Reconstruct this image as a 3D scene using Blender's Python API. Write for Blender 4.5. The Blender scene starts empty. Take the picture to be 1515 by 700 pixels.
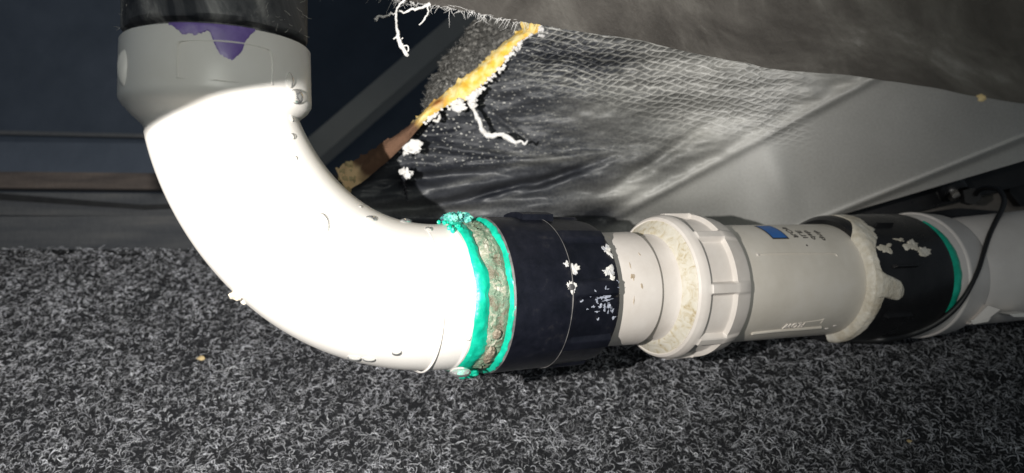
import bpy, math, random
import numpy as np
from mathutils import Vector, Matrix, noise
from mathutils.bvhtree import BVHTree
random.seed(7); rng = np.random.default_rng(7)
S = bpy.context.scene
COL = S.collection

# ------------------------------------------------------------------ camera, world, lamps, exposure
F = 1150.0; CX, CY = 757.5, 350.0          # focal length and centre in photo pixels
PITCH = math.radians(38); HC = 0.38         # camera looks down 38 degrees from 38 cm above the carpet
cp, sp = math.cos(PITCH), math.sin(PITCH)
def W(p):                                   # place measured from the camera (right, away, up) -> world
    p = np.asarray(p, float)
    return np.stack([p[..., 0], p[..., 1]*cp + p[..., 2]*sp, HC - p[..., 1]*sp + p[..., 2]*cp], -1)
def Wd(d):
    d = np.asarray(d, float)
    return np.array([d[0], d[1]*cp + d[2]*sp, -d[1]*sp + d[2]*cp])
def at(px, py, d):
    return np.array([(px-CX)/F*d, d, (CY-py)/F*d])

cam = bpy.data.cameras.new('camera'); co = bpy.data.objects.new('camera', cam); COL.objects.link(co)
cam.sensor_width = 36; cam.lens = F/1515*36; cam.clip_start = 0.005; cam.clip_end = 20
co.location = (0, 0, HC); co.rotation_euler = (math.pi/2-PITCH, 0, 0)
cam.dof.use_dof = True; cam.dof.focus_distance = 0.34; cam.dof.aperture_fstop = 11
S.camera = co

world = bpy.data.worlds.new('World'); S.world = world; world.use_nodes = True
bg = world.node_tree.nodes['Background']; bg.inputs[0].default_value = (0.75, 0.88, 1.0, 1); bg.inputs[1].default_value = 0.09

LAMP = np.array([-0.088, 0.0, 0.005])
def lamp(name, pos, target, power, size, angle, blend, color):
    l = bpy.data.lights.new(name, 'SPOT'); o = bpy.data.objects.new(name, l); COL.objects.link(o)
    l.energy = power; l.shadow_soft_size = size; l.spot_size = math.radians(angle); l.spot_blend = blend; l.color = color
    p, q = Vector(W(pos)), Vector(W(target))
    o.location = p; o.rotation_euler = (q-p).to_track_quat('-Z', 'Y').to_euler()
    return o
lamp('torch_light', LAMP, at(270, 220, .40), 13.0, 0.0016, 112, 1.0, (1, 0.97, 0.93))
def area(name, pos, target, power, size, color):
    l = bpy.data.lights.new(name, 'AREA'); o = bpy.data.objects.new(name, l); COL.objects.link(o)
    l.energy = power; l.shape = 'DISK'; l.size = size; l.color = color
    p, q = Vector(W(pos)), Vector(W(target))
    o.location = p; o.rotation_euler = (q-p).to_track_quat('-Z', 'Y').to_euler()
area('fill_light', (.03, -.15, .09), at(500, 250, .4), 0.55, 0.12, (0.97, 1, 0.92))  # added weak fill, no real lamp behind it

S.view_settings.view_transform = 'Standard'; S.view_settings.look = 'None'
S.view_settings.exposure = 0.0; S.view_settings.gamma = 1; S.view_settings.use_curve_mapping = False
S.render.engine = 'CYCLES'
S.render.resolution_x = 1024; S.render.resolution_y = 473
S.cycles.max_bounces = 8

# ------------------------------------------------------------------ materials
def nodes(name):
    m = bpy.data.materials.new(name); m.use_nodes = True
    nt = m.node_tree; return m, nt, nt.nodes['Principled BSDF']
def N(nt, t, **kw):
    n = nt.nodes.new(t)
    for k, v in kw.items(): setattr(n, k, v)
    return n
def ramp(nt, fac, stops):
    r = N(nt, 'ShaderNodeValToRGB')
    e = r.color_ramp.elements
    while len(e) < len(stops): e.new(0.5)
    for i, (p, c) in enumerate(stops):
        e[i].position = p; e[i].color = (*c, 1) if len(c) == 3 else c
    nt.links.new(fac, r.inputs[0]); return r
def noise_tex(nt, scale, detail=4, rough=.6, coord='Object', stretch=None, dist=0):
    tc = N(nt, 'ShaderNodeTexCoord'); n = N(nt, 'ShaderNodeTexNoise')
    n.inputs['Scale'].default_value = scale; n.inputs['Detail'].default_value = detail
    n.inputs['Roughness'].default_value = rough; n.inputs['Distortion'].default_value = dist
    src = tc.outputs[coord]
    if stretch:
        mp = N(nt, 'ShaderNodeMapping'); mp.inputs['Scale'].default_value = stretch
        nt.links.new(src, mp.inputs[0]); src = mp.outputs[0]
    nt.links.new(src, n.inputs['Vector']); return n
def bump(nt, b, h, strength, dist=.001, prev=None):
    bn = N(nt, 'ShaderNodeBump'); bn.inputs['Strength'].default_value = strength; bn.inputs['Distance'].default_value = dist
    nt.links.new(h, bn.inputs['Height'])
    if prev: nt.links.new(prev.outputs[0], bn.inputs['Normal'])
    nt.links.new(bn.outputs[0], b.inputs['Normal']); return bn
def mat(name, stops, scale=40, rough=.5, rr=.1, bump_s=.3, bscale=600, bdist=.0003, detail=5, stretch=None, spec=.5, sss=0, dist=0, metal=0):
    """mottled surface: a noise drives the colour between the stops, a finer one the relief and the gloss"""
    m, nt, b = nodes(name)
    n = noise_tex(nt, scale, detail, stretch=stretch, dist=dist)
    r = ramp(nt, n.outputs[0], stops); nt.links.new(r.outputs[0], b.inputs['Base Color'])
    n2 = noise_tex(nt, bscale, 4)
    bump(nt, b, n2.outputs[0], bump_s, bdist)
    mr = N(nt, 'ShaderNodeMapRange'); mr.inputs[3].default_value = rough-rr; mr.inputs[4].default_value = rough+rr
    n3 = noise_tex(nt, scale*2.3, 3); nt.links.new(n3.outputs[0], mr.inputs[0]); nt.links.new(mr.outputs[0], b.inputs['Roughness'])
    b.inputs['Specular IOR Level'].default_value = spec; b.inputs['Metallic'].default_value = metal
    if sss:
        b.inputs['Subsurface Weight'].default_value = sss; b.inputs['Subsurface Radius'].default_value = (1, .85, .7)
        b.inputs['Subsurface Scale'].default_value = .002
    return m
def attr_mat(name, rough=.9, spec=.2, sheen=0, bump_s=0, bscale=900, bdist=.0003):
    m, nt, b = nodes(name)
    a = N(nt, 'ShaderNodeVertexColor'); a.layer_name = 'tone'
    nt.links.new(a.outputs[0], b.inputs['Base Color']); b.inputs['Roughness'].default_value = rough
    b.inputs['Specular IOR Level'].default_value = spec
    if bump_s: bump(nt, b, noise_tex(nt, bscale, 5).outputs[0], bump_s, bdist)
    return m

M = {}
M['pvc'] = mat('white_pvc', [(.35, (.78, .745, .69)), (.7, (.86, .83, .79))], 22, .36, .06, .12, 500, .0002, sss=.0)
M['pvc_pipe'] = mat('grey_white_pvc', [(.3, (.67, .615, .53)), (.55, (.75, .695, .61)), (.75, (.79, .74, .67))], 45, .42, .08, .15, 700, .0002)
M['pvc_nut'] = mat('pinkish_white_pvc', [(.3, (.68, .62, .56)), (.7, (.80, .745, .69))], 60, .45, .08, .2, 700, .0002)
M['pvc_far'] = mat('dim_white_pvc', [(.3, (.72, .67, .63)), (.7, (.84, .79, .75))], 40, .38, .08, .15, 500, .0002)
M['black'] = mat('black_plastic', [(.35, (.005, .006, .010)), (.60, (.009, .010, .016)), (.72, (.02, .02, .024)), (.84, (.09, .09, .095))], 160, .34, .12, .35, 1500, .00012)
M['black_gloss'] = mat('glossy_black_plastic', [(.3, (.007, .007, .008)), (.8, (.02, .02, .021))], 60, .30, .1, .35, 900, .00015)
M['rubber'] = mat('black_rubber', [(.3, (.008, .008, .009)), (.8, (.02, .02, .02))], 60, .45, .1, .2, 900)
M['seam'] = mat('scuffed_edge', [(.3, (.04, .04, .045)), (.7, (.22, .21, .2))], 150, .4)
M['green'] = mat('green_cement', [(.3, (.0, .30, .19)), (.55, (.006, .46, .30)), (.8, (.03, .62, .44))], 130, .35, .1, .5, 700, .0004)
M['cement'] = mat('cream_cement', [(.3, (.52, .45, .34)), (.5, (.70, .64, .53)), (.75, (.82, .78, .70))], 130, .36, .1, .8, 300, .0010)
M['cement_w'] = mat('dried_white_cement', [(.3, (.42, .44, .50)), (.5, (.72, .70, .66)), (.85, (.85, .82, .74))], 260, .5, .1, .8, 900, .0006)
M['purple'] = mat('purple_primer', [(.30, (.13, .075, .30)), (.55, (.21, .14, .42)), (.75, (.40, .34, .56))], 110, .4, .1, .2, 500)
M['blue'] = mat('blue_ink', [(.3, (.02, .13, .44)), (.7, (.03, .17, .52))], 100, .5, .05, 0)
M['ink'] = mat('black_ink', [(.3, (.015, .014, .013)), (.7, (.04, .035, .03))], 300, .6, .05, 0)
M['ink_f'] = mat('worn_ink', [(.3, (.03, .028, .025)), (.7, (.28, .25, .22))], 500, .6, .05, 0)
M['steel'] = mat('bolt_steel', [(.3, (.25, .24, .22)), (.7, (.5, .48, .45))], 200, .35, .1, .4, 700, metal=.9)
M['darksteel'] = mat('dark_steel', [(.3, (.02, .02, .024)), (.7, (.05, .05, .06))], 200, .45, .1, .4, 700, metal=.6)
M['dustpipe'] = None
M['wall'] = mat('haze_blue_board', [(.3, (.050, .066, .092)), (.7, (.085, .105, .14))], 9, .8, .1, .3, 120, .002)  # blue tint puts the haze over the cavity into the colour
M['plank'] = mat('dark_weathered_board', [(.3, (.045, .050, .058)), (.6, (.085, .088, .092)), (.8, (.13, .125, .12))], 9, .75, .1, .5, 160, .002, stretch=(1, 8, 8))
M['brown'] = mat('brown_beam', [(.3, (.05, .042, .04)), (.7, (.13, .105, .09))], 14, .8, .1, .5, 120, .002, stretch=(1, 8, 8))
M['rafter'] = mat('grey_rafter', [(.3, (.40, .38, .35)), (.7, (.50, .48, .44))], 7, .8, .1, .3, 100, .002)
M['plate'] = mat('grey_brown_plate', [(.3, (.13, .12, .105)), (.5, (.22, .20, .18)), (.75, (.33, .31, .28))], 26, .5, .1, .4, 200, .001)
M['fluff'] = mat('white_fluff', [(.3, (.62, .60, .57)), (.7, (.84, .83, .82))], 300, .9, .05, .6, 900, .0006)
M['crumb'] = mat('tan_crumb', [(.3, (.45, .33, .16)), (.7, (.72, .56, .30))], 400, .9, .05, .6, 900, .0006)
M['tone'] = attr_mat('toned_fibre', .95, .1, bump_s=.8, bscale=1100, bdist=.0008)
M['wool'] = attr_mat('grey_wool', .75, .35)

m, nt, b = nodes('dusty_black_pipe'); M['dustpipe'] = m
n = noise_tex(nt, 34, 7, .65, stretch=(1, 1, .4), dist=1.2)
r = ramp(nt, n.outputs[0], [(.40, (.018, .020, .026)), (.52, (.09, .09, .095)), (.62, (.30, .29, .28)), (.75, (.55, .53, .50))])
nt.links.new(r.outputs[0], b.inputs['Base Color']); b.inputs['Roughness'].default_value = .6
bump(nt, b, noise_tex(nt, 300, 5).outputs[0], .5, .0006)

m, nt, b = nodes('clear_water'); M['water'] = m
tr = N(nt, 'ShaderNodeBsdfTransparent'); tr.inputs[0].default_value = (.97, .97, .96, 1)
gl = N(nt, 'ShaderNodeBsdfGlossy'); gl.inputs['Roughness'].default_value = .03
fr_ = N(nt, 'ShaderNodeFresnel'); fr_.inputs[0].default_value = 1.33
mx = N(nt, 'ShaderNodeMixShader'); nt.links.new(fr_.outputs[0], mx.inputs[0]); nt.links.new(tr.outputs[0], mx.inputs[1]); nt.links.new(gl.outputs[0], mx.inputs[2])
df = N(nt, 'ShaderNodeBsdfDiffuse'); df.inputs[0].default_value = (.9, .9, .88, 1)
mx2 = N(nt, 'ShaderNodeMixShader'); mx2.inputs[0].default_value = .14; nt.links.new(mx.outputs[0], mx2.inputs[1]); nt.links.new(df.outputs[0], mx2.inputs[2])
nt.links.new(mx2.outputs[0], nt.nodes['Material Output'].inputs[0])

# crusty thread compound: cream, green, brown, lumpy
m, nt, b = nodes('thread_crust'); M['crust'] = m
n = noise_tex(nt, 110, 8, .7, dist=.9)
r = ramp(nt, n.outputs[0], [(.30, (.07, .055, .035)), (.42, (.20, .185, .13)), (.50, (.15, .25, .17)), (.58, (.36, .36, .27)), (.72, (.78, .77, .68))])
nt.links.new(r.outputs[0], b.inputs['Base Color']); b.inputs['Roughness'].default_value = .28
bump(nt, b, noise_tex(nt, 1100, 6, .7).outputs[0], .8, .0009)

# nut bore: yellowed annulus with cracks
m, nt, b = nodes('yellowed_plastic'); M['yellow'] = m
n = noise_tex(nt, 170, 7, .7, dist=1.5)
r = ramp(nt, n.outputs[0], [(.33, (.42, .32, .18)), (.40, (.56, .48, .33)), (.50, (.66, .61, .50)), (.7, (.73, .69, .61))])
nt.links.new(r.outputs[0], b.inputs['Base Color']); b.inputs['Roughness'].default_value = .5
bump(nt, b, n.outputs[0], .5, .0005)

# belly board underside
m, nt, b = nodes('dirty_belly_board'); M['belly'] = m
n = noise_tex(nt, 17, 8, .62, stretch=(.8, 1.5, 1.5), dist=.8)
n.inputs['Detail'].default_value = 8
r = ramp(nt, n.outputs[0], [(.36, (.048, .043, .038)), (.50, (.080, .073, .065)), (.60, (.12, .112, .10)), (.74, (.26, .25, .235))])
nt.links.new(r.outputs[0], b.inputs['Base Color']); b.inputs['Roughness'].default_value = .7
bump(nt, b, noise_tex(nt, 260, 5).outputs[0], .5, .0012)

# woven wrap: R grey level with fold light and shade painted in, G white specks, B crosshatch weave
m, nt, b = nodes('woven_wrap'); M['wrap'] = m
a = N(nt, 'ShaderNodeVertexColor'); a.layer_name = 'tone'
sep = N(nt, 'ShaderNodeSeparateColor'); nt.links.new(a.outputs[0], sep.inputs[0])
def mth(op, x, y=None, z=None, clamp=False):
    k = N(nt, 'ShaderNodeMath', operation=op); k.use_clamp = clamp
    for i, q in enumerate((x, y, z)):
        if q is None: continue
        if isinstance(q, (int, float)): k.inputs[i].default_value = q
        else: nt.links.new(q, k.inputs[i])
    return k.outputs[0]
n1 = noise_tex(nt, 7, 5, .55, coord='UV', dist=.3)
n2 = noise_tex(nt, 70, 7, .75, coord='UV', stretch=(1, 3.2, 1))
n3 = noise_tex(nt, 260, 4, .7, coord='UV')
t = mth('ADD', sep.outputs[0], mth('MULTIPLY', mth('SUBTRACT', n1.outputs[0], .5), .30))
t = mth('ADD', t, mth('MULTIPLY', mth('SUBTRACT', n2.outputs[0], .5), mth('ADD', .0, mth('MULTIPLY', sep.outputs[1], .75))))
t = mth('ADD', t, mth('MULTIPLY', mth('SUBTRACT', n3.outputs[0], .5), .26))
# weave lines in two warped directions
def wave(rot, sc, w):
    tc = N(nt, 'ShaderNodeTexCoord'); mp = N(nt, 'ShaderNodeMapping'); mp.inputs['Rotation'].default_value = (0, 0, rot)
    nt.links.new(tc.outputs['UV'], mp.inputs[0])
    wv = N(nt, 'ShaderNodeTexWave', wave_type='BANDS', bands_direction='Y')
    wv.inputs['Scale'].default_value = sc; wv.inputs['Distortion'].default_value = w; wv.inputs['Detail'].default_value = 3
    wv.inputs['Detail Scale'].default_value = .35; wv.inputs['Detail Roughness'].default_value = .62
    nt.links.new(mp.outputs[0], wv.inputs[0]); return wv.outputs['Fac']
w1 = mth('POWER', wave(math.radians(-12), 36, 10), 3.0); w2 = mth('POWER', wave(math.radians(30), 42, 9), 3.0)
wv = mth('MAXIMUM', w1, mth('MULTIPLY', w2, .8))
hatch = mth('MULTIPLY', mth('MULTIPLY', wv, sep.outputs[2]), mth('MULTIPLY', mth('SUBTRACT', n2.outputs[0], .25, clamp=True), 2.6))
t = mth('ADD', t, mth('MULTIPLY', hatch, .55))
vo = N(nt, 'ShaderNodeTexVoronoi', voronoi_dimensions='2D'); vo.inputs['Scale'].default_value = 105; vo.inputs['Randomness'].default_value = 1
tc = N(nt, 'ShaderNodeTexCoord'); mp = N(nt, 'ShaderNodeMapping'); mp.inputs['Scale'].default_value = (1, 1.25, 1)
nt.links.new(tc.outputs['UV'], mp.inputs[0]); nt.links.new(mp.outputs[0], vo.inputs['Vector'])
spk = mth('LESS_THAN', vo.outputs['Distance'], mth('MULTIPLY', mth('SUBTRACT', n3.outputs[0], .25), .62))
spk = mth('MULTIPLY', mth('MULTIPLY', spk, sep.outputs[1]), mth('GREATER_THAN', n2.outputs[0], .47))
t = mth('MAXIMUM', t, mth('MULTIPLY', spk, mth('ADD', .22, mth('MULTIPLY', n3.outputs[0], .8))), clamp=True)
r = ramp(nt, t, [(0, (.012, .014, .020)), (.22, (.05, .053, .06)), (.42, (.20, .20, .19)), (.65, (.46, .455, .425)), (1, (.78, .775, .74))])
nt.links.new(r.outputs[0], b.inputs['Base Color'])
b.inputs['Roughness'].default_value = .48; b.inputs['Specular IOR Level'].default_value = .5
h = mth('ADD', mth('MULTIPLY', wv, mth('MULTIPLY', sep.outputs[2], 1.0)), mth('MULTIPLY', n2.outputs[0], mth('ADD', .01, mth('MULTIPLY', sep.outputs[1], .6))))
h = mth('ADD', h, mth('MULTIPLY', spk, .7))
bump(nt, b, h, .75, .0012)

m, nt, b = nodes('carpet_backing'); M['backing'] = m
n = noise_tex(nt, 300, 8, .75)
r = ramp(nt, n.outputs[0], [(.35, (.006, .007, .010)), (.6, (.02, .021, .025)), (.75, (.06, .06, .065))])
nt.links.new(r.outputs[0], b.inputs['Base Color']); b.inputs['Roughness'].default_value = .95
bump(nt, b, n.outputs[0], 1, .003)

# ------------------------------------------------------------------ mesh helpers
def thing(name, label, cat, at_, group=None):
    o = bpy.data.objects.new(name, None); COL.objects.link(o)
    o.empty_display_size = .01; o.location = W(at_); o['label'] = label; o['category'] = cat
    if group: o['group'] = group
    return o
def loc_of(parent):
    v = np.zeros(3)
    while parent: v += np.array(parent.location); parent = parent.parent
    return v
def link(name, verts, faces, m, parent=None, at_=None, sharp=35, col=None, uv=None, world_space=False, **props):
    """verts measured from the camera; turned into world coordinates and stored about the object's own origin"""
    v = np.asarray(verts, float); v = v if world_space else W(v)
    if parent is not None: org = loc_of(parent)
    elif at_ is not None: org = W(at_)
    else: org = v.mean(0)
    me = bpy.data.meshes.new(name); fs = faces
    me.from_pydata((v-org).tolist(), [], [tuple(int(i) for i in f) for f in fs])
    me.materials.append(M[m] if isinstance(m, str) else m)
    me.polygons.foreach_set('use_smooth', [True]*len(me.polygons))
    if sharp and len(v) < 60000: me.set_sharp_from_angle(angle=math.radians(sharp))
    if col is not None:
        ca = me.color_attributes.new('tone', 'FLOAT_COLOR', 'POINT')
        ca.data.foreach_set('color', np.c_[col, np.ones(len(col))].astype(np.float32).ravel())
    if uv is not None:
        ul = me.uv_layers.new(name='UVMap'); li = np.zeros(len(me.loops), int); me.loops.foreach_get('vertex_index', li)
        ul.data.foreach_set('uv', np.asarray(uv)[li].astype(np.float32).ravel())
    o = bpy.data.objects.new(name, me); COL.objects.link(o)
    if parent is not None: o.parent = parent
    else: o.location = org
    for k, q in props.items(): o[k] = q
    return o
def gridfaces(n, m, wrap=False, base=0):
    f = []
    for i in range(n-1):
        for j in range(m if wrap else m-1):
            k = (j+1) % m
            f.append((base+i*m+j, base+i*m+k, base+(i+1)*m+k, base+(i+1)*m+j))
    return f
def vnoise(P, scale, seed=0, octaves=3):
    P = np.asarray(P, float).reshape(-1, 3)*scale + seed*17.31
    return np.array([noise.fractal(Vector(p), 1.0, 2.0, octaves) for p in P])
class Frame:
    def __init__(s, O, A, near):
        s.O = np.array(O, float); s.A = np.array(A, float)/np.linalg.norm(A)
        e = np.array(near, float); e -= e@s.A*s.A; s.e1 = e/np.linalg.norm(e)
        s.e2 = np.cross(s.e1, s.A)
        if s.e2@np.array(s.up if hasattr(s, 'up') else (0, 0, 1)) < 0: s.e2 = -s.e2
    def p(s, t, th, r):
        t, th, r = np.broadcast_arrays(np.asarray(t, float), th, r)
        return s.O + t[..., None]*s.A + r[..., None]*(np.cos(th)[..., None]*s.e1 + np.sin(th)[..., None]*s.e2)
def lathe(fr, prof, seg=128, mod=None, dr=None):
    """prof rows (s, r) or (s, r_low, r_high): mod(theta) blends between the two radii"""
    th = np.linspace(0, 2*np.pi, seg, endpoint=False)
    V = []
    for i, row in enumerate(prof):
        r = np.full(seg, row[1])
        if len(row) > 2: r = row[1] + (row[2]-row[1])*mod(th)
        if dr is not None: r = r + dr(i, th)
        V.append(fr.p(np.full(seg, row[0]), th, r))
    return np.concatenate(V), gridfaces(len(prof), seg, True)
def join(parts):
    V = []; Fc = []; b = 0
    for v, f in parts:
        V.append(np.asarray(v)); Fc += [tuple(i+b for i in q) for q in f]; b += len(v)
    return np.concatenate(V), Fc
def tube(pts, rad, k=8, cap=True):
    P = np.asarray(pts, float); n = len(P); R = np.broadcast_to(rad, n)
    T = np.gradient(P, axis=0); T /= np.linalg.norm(T, axis=1)[:, None]+1e-12
    u = np.cross(T[0], (.3, .2, .9)); u /= np.linalg.norm(u); V = []
    for i in range(n):
        u = u - u@T[i]*T[i]; u /= np.linalg.norm(u); w = np.cross(T[i], u)
        a_ = np.linspace(0, 2*np.pi, k, endpoint=False)
        V.append(P[i] + R[i]*(np.cos(a_)[:, None]*u + np.sin(a_)[:, None]*w))
    V = np.concatenate(V); f = gridfaces(n, k, True)
    if cap: f += [tuple(range(k))[::-1], tuple((n-1)*k+i for i in range(k))]
    return V, f
def smooth_path(pts, n):
    P = np.asarray(pts, float); m_ = len(P); Q = []
    E_ = np.vstack([2*P[0]-P[1], P, 2*P[-1]-P[-2]])
    for x in np.linspace(0, m_-1-1e-6, n):
        i = int(x); t = x-i; a_, b_, c_, d_ = E_[i:i+4]
        Q.append(.5*((2*b_)+(-a_+c_)*t+(2*a_-5*b_+4*c_-d_)*t*t+(-a_+3*b_-3*c_+d_)*t**3))
    return np.array(Q)
def resample(pts, n):
    P = np.asarray(pts, float); d = np.r_[0, np.cumsum(np.linalg.norm(np.diff(P, axis=0), axis=1))]
    x = np.linspace(0, d[-1], n); return np.stack([np.interp(x, d, P[:, k]) for k in range(P.shape[1])], 1)
def slab(poly, thick, back=(0, 1, 0)):
    """closed prism: polygon of points with a real thickness behind it"""
    P = np.array(poly, float); n = len(P); B = P + np.array(back)*thick
    V = np.concatenate([P, B])
    f = [tuple(range(n)), tuple(range(2*n-1, n-1, -1))] + [(i, i+n, (i+1) % n+n, (i+1) % n) for i in range(n)]
    return V, f
def sheet(A, B, n, m, fun=None, thick=0):
    """grid between two polylines; fun(u, v, P) displaces"""
    A = resample(A, n); B = resample(B, n); v = np.linspace(0, 1, m)
    P = A[:, None]*(1-v)[None, :, None] + B[:, None]*v[None, :, None]
    P = P.reshape(-1, 3)
    U = np.repeat(np.linspace(0, 1, n), m); Vv = np.tile(v, n)
    if fun: P = fun(U, Vv, P)
    return P, gridfaces(n, m), U, Vv
def patch(fr, th0, th1, sA, sB, R, thick, n=60, m=14, rough=0, seed=0, power=4):
    """a dried smear lying on a round body between two edges sA(theta), sB(theta)"""
    th = np.linspace(th0, th1, n); v = np.linspace(0, 1, m); V = []
    for i, t in enumerate(th):
        a_, b_ = sA(t), sB(t); s_ = a_+(b_-a_)*v
        end = min(1, (1-abs(2*i/(n-1)-1))*6)
        prof = np.clip(1-np.abs(2*v-1)**power, 0, 1)**.5*end
        p0 = fr.p(s_, np.full(m, t), np.full(m, R))
        nz = vnoise(p0, 420, seed, 3) if rough else 0
        V.append(fr.p(s_, np.full(m, t), R - .00015 + thick*prof*(1+rough*nz)))
    return np.concatenate(V), gridfaces(n, m)

# ------------------------------------------------------------------ key axes
t27 = math.radians(27)
ax = np.array([math.cos(t27), math.sin(t27), .0075]); ax /= np.linalg.norm(ax)
P0 = np.array([0, .36, -.0263])
run = Frame(P0, ax, (math.sin(t27), -math.cos(t27), 0))       # the horizontal pipe run
def smid(px, r):      # distance along the run whose near side shows at px
    u = (px-CX)/F; return (u*(.36+r*run.e1[1]) - r*run.e1[0])/(ax[0]-u*ax[1])
VX = -.11407
leg = Frame((VX, .36+VX*ax[1]/ax[0], 0), (0, 0, 1), (0, -1, 0)) # the rising leg of the elbow; s is the height
leg.e2 = np.array([1.0, 0, 0])                                 # theta 0 faces the camera, 90 degrees is right

# ================================================================== SETTING
# carpet: backing sheet with its back edge under the boards
def ground_pt(px, py):
    v = (CY-py)/F; d = HC/(sp - v*cp); q = at(px, py, d); return W(q)
gy = ground_pt(0, 370)[1]
nx_, ny_ = 120, 40
gx = np.linspace(-1.1, 1.1, nx_); gyy = np.linspace(-.25, gy, ny_)
X, Y = np.meshgrid(gx, gyy, indexing='ij'); V = np.stack([X, Y, 0*X], -1).reshape(-1, 3)
V[:, 2] += .0012*vnoise(V, 25, 3)
fl = gridfaces(nx_, ny_)
e0 = np.array([[x, gy, -.012] for x in gx]); b0 = len(V); V = np.vstack([V, e0])
fl += [(i*ny_+ny_-1, b0+i, b0+i+1, (i+1)*ny_+ny_-1) for i in range(nx_-1)]
link('carpet', V, fl, 'backing', world_space=True, sharp=0, kind='structure')

# carpet fibres: curled wool strands
def strands(n, xr, yr, seg=5, lmin=.0028, lmax=.0078, rmin=.00008, rmax=.00018, hmax=.0052, seed=1):
    g = np.random.default_rng(seed)
    x = g.uniform(*xr, n); y = g.uniform(*yr, n)
    L = g.uniform(lmin, lmax, n); a0 = g.normal(.75, .95, n)+(g.random(n) < .5)*np.pi
    kap = g.normal(0, 1, n)*4.2*np.clip(1.15-(x+.45)*1.0, .45, 1.25)
    el0 = g.uniform(.2, 1.35, n); h0 = g.uniform(-.0005, .0012, n)
    P = np.zeros((n, seg, 3)); P[:, 0] = np.c_[x, y, h0]
    for i in range(1, seg):
        f = i/(seg-1); a_ = a0+kap*f; el = el0*(1-1.9*f)
        st = (L/(seg-1))[:, None]*np.c_[np.cos(a_)*np.cos(el), np.sin(a_)*np.cos(el), np.sin(el)]
        P[:, i] = P[:, i-1]+st
    P[..., 2] = np.clip(P[..., 2], -.0008, hmax)
    R = g.uniform(rmin, rmax, n)
    T = np.gradient(P, axis=1); T /= np.linalg.norm(T, axis=2)[..., None]+1e-12
    up = np.array([0, 0, 1.0]); s1 = np.cross(T, up); s1 /= np.linalg.norm(s1, axis=2)[..., None]+1e-9; s2 = np.cross(s1, T)
    taper = np.ones(seg); taper[0] = .8; taper[-1] = .35
    V = np.zeros((n, seg, 3, 3))
    for k in range(3):
        a_ = 2*np.pi*k/3
        V[:, :, k] = P + (R[:, None]*taper)[..., None]*(math.cos(a_)*s1 + math.sin(a_)*s2)
    idx = np.arange(n*seg*3).reshape(n, seg, 3)
    a_ = idx[:, :-1]; b_ = idx[:, 1:]
    Q = np.stack([a_, np.roll(a_, -1, 2), np.roll(b_, -1, 2), b_], -1).reshape(-1, 4)
    # wool tone: dark, mid and pale strands in loose patches
    patchy = np.sin(x*61+np.sin(y*83)*1.7)*np.sin(y*97+np.sin(x*71)*1.9)
    base = g.choice([.02, .07, .22, .55, .9], n, p=[.22, .20, .20, .22, .16])*(1+.22*patchy)*g.uniform(.75, 1.25, n)
    tint = np.c_[np.ones(n)*.985, np.ones(n)*1.0, 1.03+.05*g.random(n)]
    C = np.repeat((base[:, None]*tint), seg*3, axis=0)
    return V.reshape(-1, 3), Q, C
def fast(name, V, Q, C, m, **props):
    me = bpy.data.meshes.new(name); me.vertices.add(len(V)); me.vertices.foreach_set('co', V.astype(np.float32).ravel())
    me.loops.add(Q.size); me.loops.foreach_set('vertex_index', Q.astype(np.int32).ravel())
    me.polygons.add(len(Q)); me.polygons.foreach_set('loop_start', np.arange(0, Q.size, 4, dtype=np.int32))
    me.polygons.foreach_set('loop_total', np.full(len(Q), 4, np.int32))
    me.update(calc_edges=True); me.polygons.foreach_set('use_smooth', [True]*len(Q)); me.materials.append(M[m])
    ca = me.color_attributes.new('tone', 'FLOAT_COLOR', 'POINT'); ca.data.foreach_set('color', np.c_[C, np.ones(len(C))].astype(np.float32).ravel())
    o = bpy.data.objects.new(name, me); COL.objects.link(o)
    for k, q in props.items(): o[k] = q
    return o
V, Q, C = strands(112000, (-.48, .50), (.235, gy+.001))
fast('carpet_fibres', V, Q, C, 'wool', kind='stuff', label='curly grey and black wool fibres of the carpet pile', category='carpet pile')

# the dark cavity behind: far wall, rafter, boards
V, f = slab([at(-900, 900, 1.15), at(2400, 900, 1.15), at(2400, -900, 1.15), at(-900, -900, 1.15)], .02)
link('cavity_wall', V, f, 'wall', kind='structure')
V, f = slab([at(440, 262, .92), at(724, 14, .92), at(690, 4, .92), at(430, 226, .92)], .05)
o = link('rafter', V, f, 'rafter', at_=at(460, 240, .92), label='pale grey rafter slanting through the dark cavity right of the elbow', category='rafter')
V, f = slab([at(-300, 186, .80), at(330, 201, .80), at(330, 206, .80), at(-300, 191.5, .80)], .012)
link('metal_lip', V, f, 'plank', at_=at(100, 200, .8), label='thin grey rail running level across the dark wall left of the elbow', category='rail')
V, f = slab([at(-400, 206, .82), at(420, 214, .82), at(420, 262, .82), at(-400, 256, .82)], .03)
link('upper_board', V, f, 'wall', at_=at(100, 250, .82), label='dark board tinted haze blue between the thin rail and the brown batten', category='board')
V, f = slab([at(-400, 250, .75), at(520, 259, .75), at(520, 283, .75), at(-400, 274, .75)], .05)
link('batten', V, f, 'brown', at_=at(100, 270, .75), label='weathered brown batten low behind the elbow, above the carpet edge', category='batten')
V, f = slab([at(-400, 281, .72), at(560, 289, .72), at(560, 322, .72), at(-400, 316, .72)], .03)
link('lower_plank', V, f, 'plank', at_=at(100, 310, .72), label='dark weathered plank right under the brown batten', category='plank')
V, f = slab([at(-300, 262, .69), at(210, 303, .69), at(300, 300, .69), at(300, 306, .69), at(205, 310, .69), at(-300, 276, .69)], .006)  # black strip stands for the shaded slot between the planks
link('slot_shade_strip', V, f, 'rubber', at_=at(100, 295, .69), label='thin black strip painted as a shaded slot across the dark planks left of the elbow', category='slot strip')
V, f = slab([at(-400, 322, .70), at(640, 318, .70), at(640, 420, .70), at(-400, 420, .70)], .03)
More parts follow.
